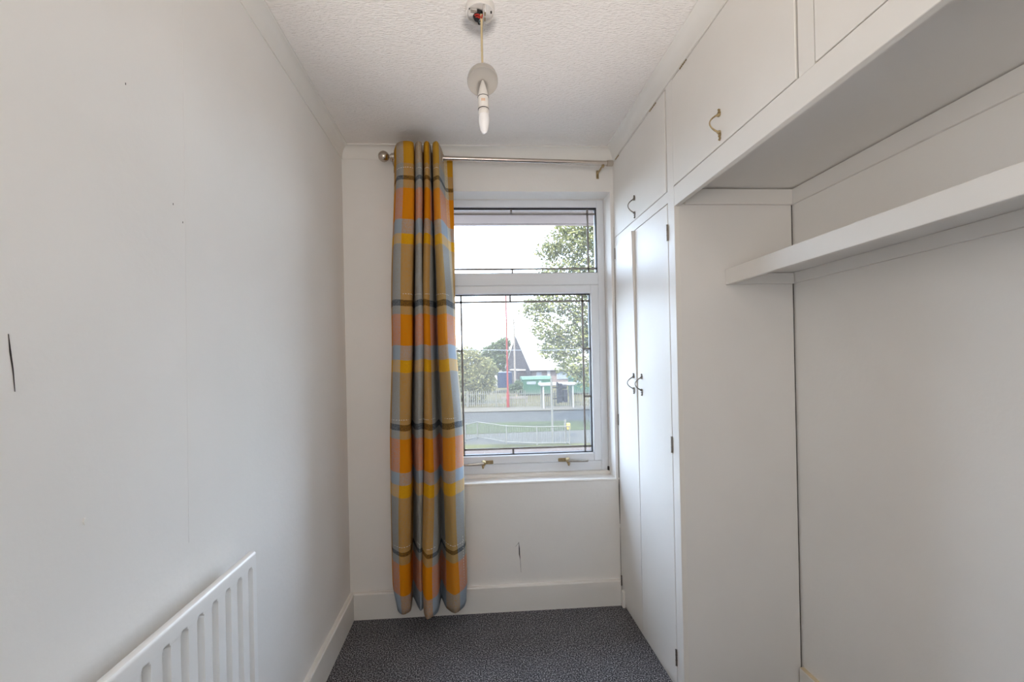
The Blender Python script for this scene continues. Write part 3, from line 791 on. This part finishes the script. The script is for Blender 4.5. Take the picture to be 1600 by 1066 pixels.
# palisade fence
fe = thing('palisade_fence', 'grey palisade fence along the far side of the road', 'fence', (4, 40.6, G))
F0, F1 = (-9., 43.0), (22., 38.4)
pal = MB(); Lf = math.hypot(F1[0]-F0[0], F1[1]-F0[1]); k = int(Lf/.2)
for i in range(k+1):
    x, y = lerp(F0[0], F1[0], i/k), lerp(F0[1], F1[1], i/k)
    pal.prism([(x-.035, G+.08), (x+.035, G+.08), (x+.035, G+1.58), (x, G+1.66), (x-.035, G+1.58)], 'Y', y-.01, y+.01)
keep(pal.build('pales', M_galv, kind='stuff'), fe)
for z in (.4, 1.3):
    dx, dy = F1[0]-F0[0], F1[1]-F0[1]
    keep(MB().tube([(F0[0], F0[1]+.04, G+z), (F1[0], F1[1]+.04, G+z)], .03, 6).build('rail', M_galv), fe)
for i in range(12):
    x, y = lerp(F0[0], F1[0], i/11), lerp(F0[1], F1[1], i/11)
    keep(MB().box(x-.05, x+.05, y+.05, y+.15, G, G+1.6).build('post', M_galv), fe)

# bus shelter
bs = thing('bus_shelter', 'white roofed bus shelter on the far pavement', 'bus shelter', (7.6, 38.6, G))
keep(MB().box(6.15, 9.55, 38.3, 39.7, -1.06, -.80, .05).build('roof', M_white), bs)
for x in (6.45, 9.2):
    keep(MB().box(x-.06, x+.06, 38.4, 38.52, G+.08, -1.06).build('post', M_white), bs)
    keep(MB().box(x-.06, x+.06, 39.5, 39.62, G+.08, -1.06).build('post', M_galv), bs)
keep(MB().box(6.5, 9.15, 39.5, 39.56, G+1.1, G+1.16).build('rail', M_galv), bs)

# tall red column and timber pole
lc = thing('lamp_column', 'tall thin red lamp column at the far pavement', 'lamp post', (3.33, 40.25, G))
keep(MB().tube([(3.33, 40.25, G), (3.33, 40.25, G+1.5), (3.33, 40.25, G+1.6), (3.33, 40.25, 9.0)], [.14, .14, .09, .075], 12).build('column', M_redp, smooth=True), lc)
keep(MB().box(3.20, 3.46, 40.1, 41.0, 9.0, 9.12, .03).build('lantern', M_galv), lc)
tp = thing('telegraph_pole', 'grey telegraph pole beside the dark gable wall', 'utility pole', (7.0, 69.7, G))
keep(MB().tube([(7.0, 69.7, G), (7.0, 69.7, 8.3)], [.19, .14], 10).build('pole', M_pole, smooth=True), tp)
keep(MB().box(6.4, 7.9, 69.6, 69.8, 7.6, 7.75).build('crossarm', M_pole), tp)
def cable(pts, label):
    m = MB(); Q = []
    for (a, b_) in zip(pts, pts[1:]):
        for i in range(8):
            t = i/8; Q.append((lerp(a[0], b_[0], t), lerp(a[1], b_[1], t), lerp(a[2], b_[2], t) - .25*4*t*(1-t)))
    Q.append(pts[-1]); m.tube(Q, .016, 5)
    return tag(m.build('overhead_cable', M_dk), label, 'cable')
cable([(-7.5, 21.6, 6.32), (10, 22, 5.41)], 'uppermost thin cable crossing the sky behind the top pane')
cable([(-6, 40, 6.9), (6.4, 69.7, 7.7)], 'thin cable running to the head of the telegraph pole')
cable([(-6.5, 21.5, 2.32), (10, 21.5, 1.885)], 'dark thin cable crossing in front of the bush and roof')

# green cabins
def cabin(x0, x1, y, label):
    t = thing('site_cabin', label, 'cabin', ((x0+x1)/2, y, G), 'green cabins behind the fence')
    body = MB().box(x0, x1, y, y+2.4, G+.1, -1.15, .03)
    keep(body.build('body', M_cab), t)
    keep(MB().prism([(y-.1, -1.15), (y+2.5, -1.15), (y+2.0, -.78), (y+.35, -.78)], 'X', x0-.08, x1+.08).build('roof', M_cabroof), t)
    ribs = MB(); x = x0+.15
    while x < x1-.1:
        ribs.box(x, x+.06, y-.04, y+.01, G+.15, -1.2); x += .25
    keep(ribs.build('ribs', M_cab, kind='stuff'), t)
    keep(MB().box(x0+.55, x0+1.75, y-.07, y+.02, -1.78, -1.42, .01).build('window', M_dk), t)
    keep(MB().box(x0+2.15, x0+2.45, y-.07, y+.02, -1.78, -1.36, .01).build('window', M_dk), t)
cabin(6.45, 10.15, 54.6, 'green site cabin behind the bus shelter, left one')
cabin(12.9, 17.6, 54.2, 'green site cabin at the right edge of the window, partly behind the tree')

# lorry
lo = thing('lorry', 'dark navy box lorry with a white cab parked beyond the fence', 'lorry', (4, 60, G))
keep(MB().box(3.55, 5.6, 60, 65, -2.5, -.30, .05).build('cargo_box', M_navy), lo)
cab_ = keep(MB().prism([(59.9, -2.55), (61.7, -2.55), (61.7, -.75), (60.6, -.75), (60.0, -1.5)], 'X', 2.75, 3.5).build('cab', M_white), lo)
o = MB().box(2.72, 3.2, 59.95, 60.5, -1.65, -1.05).build('windscreen', M_dk); o.parent = cab_
for x in (3.1, 5.1):
    keep(MB().lathe([(.42, -.14), (.48, -.1), (.48, .1), (.42, .14)], (x, 60.4, G+.48), 'X', 14).build('wheel', M_black), lo)

# warehouse with a pale pitched roof
bd = thing('warehouse', 'warehouse with a big pale pitched roof and a dark brick gable', 'building', (14, 80, G))
ang = math.atan2(1.34, 10.1)
def bp_(a, d_, z):  # along the eave, back, height
    return (10.18+a*math.cos(ang)-d_*math.sin(ang), 74.5+a*math.sin(ang)+d_*math.cos(ang), z)
def bbox(a0, a1, d0, d1, z0, z1): return [bp_(*q) for q in ((a0,d0,z0),(a1,d0,z0),(a1,d1,z0),(a0,d1,z0),(a0,d0,z1),(a1,d0,z1),(a1,d1,z1),(a0,d1,z1))]
LN = 26
keep(MB().hexa(bbox(.1, LN, .3, 20, G, -.2)).build('wall', M_render), bd)
g_ = MB(); A = [g_.bm.verts.new(bp_(a, d_, z)) for a in (0, .3) for d_, z in ((0, G), (0, -.2), (10.2, 6.1), (20.4, -.2), (20.4, G))]
g_.bm.faces.new(A[:5]); g_.bm.faces.new(A[5:][::-1])
for i in range(5): g_.bm.faces.new((A[i], A[(i+1) % 5], A[5+(i+1) % 5], A[5+i]))
keep(g_.build('gable_wall', M_brick), bd)
for s in (0, 1):
    q = [(-.5, -.45), (10.2, 6.25)] if s == 0 else [(10.2, 6.25), (20.9, -.45)]
    keep(MB().hexa([bp_(a, d_, z+t) for t in (0, .25) for a, (d_, z) in ((-.1, q[0]), (LN, q[0]), (LN, q[1]), (-.1, q[1]))]).build('roof', M_sheet), bd)
for a0, a1 in ((1.2, 2.2), (5.0, 7.6), (9.2, 11.2), (13, 15.5), (17.5, 19.5)):
    f_ = keep(MB().hexa(bbox(a0, a1, .18, .32, -2.2, -.75)).build('window', M_white), bd)
    o = MB().hexa(bbox(a0+.12, a1-.12, .12, .2, -2.1, -.85)).build('pane', M_dk); o.parent = f_
for a in (3.2, 8.4, 12.2):
    keep(MB().hexa(bbox(a, a+.55, 0, .4, G, -.3)).build('pier', M_white), bd)
keep(MB().hexa(bbox(2.6, 5.2, -.4, .3, -1.6, -.5)).build('sign_board', M_redp, label='dark red board on the front wall'), bd) if False else None
an = keep(MB().hexa(bbox(-1.5, -.05, 3, 9, G, -.5)).build('lean_to', M_brick), bd)
o = MB().hexa(bbox(-1.6, -.02, 2.8, 9.2, -.5, -.3)).build('lean_to_roof', M_sheet); o.parent = an

# trees and bushes: trunk, branches and real leaves
rnd = random.Random(11)
def leaves(blobs, n, size, seed):
    r = random.Random(seed); V, Fc = [], []
    tot = sum(b_[3]*b_[4] for b_ in blobs)
    for (cx, cyy, cz, rx, rz_) in blobs:
        k = int(n*rx*rz_/tot)
        for _ in range(k):
            while True:
                p = Vector((r.uniform(-1, 1), r.uniform(-1, 1), r.uniform(-1, 1)))
                if .25 < p.length < 1: break
            p = p*(.55+.45*r.random()**.5)
            c0 = Vector((cx+p.x*rx, cyy+p.y*rx, cz+p.z*rz_))
            a = Vector((r.gauss(0, 1), r.gauss(0, 1), r.gauss(0, .7))).normalized()
            b_ = a.cross(Vector((r.gauss(0, 1), r.gauss(0, 1), r.gauss(0, 1)))).normalized()
            s = size*r.uniform(.6, 1.3); i = len(V); nn = a.cross(b_)*s*.18
            V += [tuple(c0-a*s), tuple(c0+b_*s*.5+nn), tuple(c0+a*s), tuple(c0-b_*s*.5+nn)]
            Fc += [(i, i+1, i+2), (i, i+2, i+3)]
    return V, Fc
def tree(name, label, cat, base, top, trunk_r, blobs, n, size, mat, seed, group=None):
    t = thing(name, label, cat, base, group)
    bx, by, bz = base
    if trunk_r:
        keep(MB().tube([base, (bx+.1, by, lerp(bz, top, .3)), (bx-.1, by+.1, lerp(bz, top, .6)), (bx, by, lerp(bz, top, .9))], [trunk_r, trunk_r*.8, trunk_r*.55, trunk_r*.2], 10).build('trunk', M_bark, smooth=True), t)
        br = MB()
        for (cx, cyy, cz, rx, rz_) in blobs:
            z0 = lerp(bz, top, .25) + .4*(cz-lerp(bz, top, .25))
            br.tube([(bx, by, z0), (lerp(bx, cx, .55), lerp(by, cyy, .55), lerp(z0, cz, .45)), (cx, cyy, cz)], [trunk_r*.35, trunk_r*.2, .02], 6)
        keep(br.build('branches', M_bark, kind='stuff'), t)
    V, Fc = leaves(blobs, n, size, seed)
    keep(rawmesh('foliage', V, Fc, mat, kind='stuff'), t)
    return t
B_ = [(7.6,28,10.4,2.0,1.5),(6.6,27.6,9.2,1.9,1.5),(5.3,27.9,8.6,1.2,.9),(8.4,28.3,8.2,2.2,1.8),(6.2,28,7.0,2.0,1.3),(4.9,27.8,6.5,.9,.7),(8.5,27.6,6.2,2.1,1.8),
      (5.6,28,5.2,1.9,1.3),(4.2,28,4.7,1.1,.9),(7.6,28,4.3,1.9,1.5),(5.0,27.7,3.4,1.5,1.0),(6.8,28.2,2.7,1.8,1.2),(5.4,28,2.0,1.3,.8),(8.3,28,2.6,1.6,1.4),(6.6,27.8,1.0,1.4,1.0),(7.6,28,.2,1.1,.9),
      (10.5,28.5,9,2.6,2.2),(10.8,28,5.5,2.6,2.4),(10.2,28,2.2,2.0,1.8),(8.8,28.4,11.6,2.2,1.3)]
tree('street_tree', 'large pale green leafy tree at the right of the window view', 'tree', (8.9, 28.2, G), 10.5, .28, B_, 26000, .13, M_leaf, 5)
B_ = [(-.3,41.6,1.6,1.5,1.5),(1.2,41.6,.6,1.2,1.3),(-1.8,42,1.2,1.6,1.7),(.1,41.4,-.2,1.7,1.5),(1.5,41.7,-.9,1.0,1.1),(-1.6,41.6,-.9,1.6,1.5),(.4,41.4,-2,1.2,1.2),(-.7,41.4,-2.1,1.3,1.1),(-2.6,41.8,-2,1.3,1.2),(2.0,42.0,.3,.7,.6)]
B_ = [(x*1.09, y*1.09, CAM_H+(z-CAM_H)*1.09 + (.25 if z < -1.5 else 0), r*1.09, q*1.09) for x, y, z, r, q in B_]
tree('roadside_bush', 'big rounded sunlit bush behind the fence at the left', 'bush', (-.3, 46.0, G), 1.5, .14, B_, 16000, .15, M_bush, 6)
B_ = [(6.4,106,4.8,2.5,2.0),(8.1,106,5.7,2.1,1.9),(4.2,106,3.5,2.5,2.0),(8.5,106,2.4,2.2,2.7),(6.2,106,1.2,3.0,2.7),(2.7,106,.9,2.8,2.8),(9.2,106,-.5,2.0,2.2)]
tree('distant_tree', 'dark green tree behind the lorry, left of the gable', 'tree', (6.2, 106.5, G), 5.4, .35, B_, 9000, .32, M_dark, 7)
B_ = [(5.75,53.3,-1.8,.65,.8),(5.0,53.4,-2.2,.6,.7),(5.9,53.2,-2.4,.55,.6)]
tree('low_shrub', 'small dark shrub in front of the lorry, beside the left green cabin', 'bush', (5.5, 53.3, G), -2, .05, B_, 1400, .14, M_dark, 9)
# low beam on the grass behind the fence
pbm = thing('low_barrier', 'low grey barrier on the grass behind the palisade fence', 'barrier', (4.2, 45, G))
keep(MB().box(3.0, 5.9, 45, 45.2, -2.75, -2.5, .02).build('beam', M_pole), pbm)
for x in (3.2, 5.7): keep(MB().box(x-.08, x+.08, 45, 45.2, G, -2.7).build('post', M_pole), pbm)
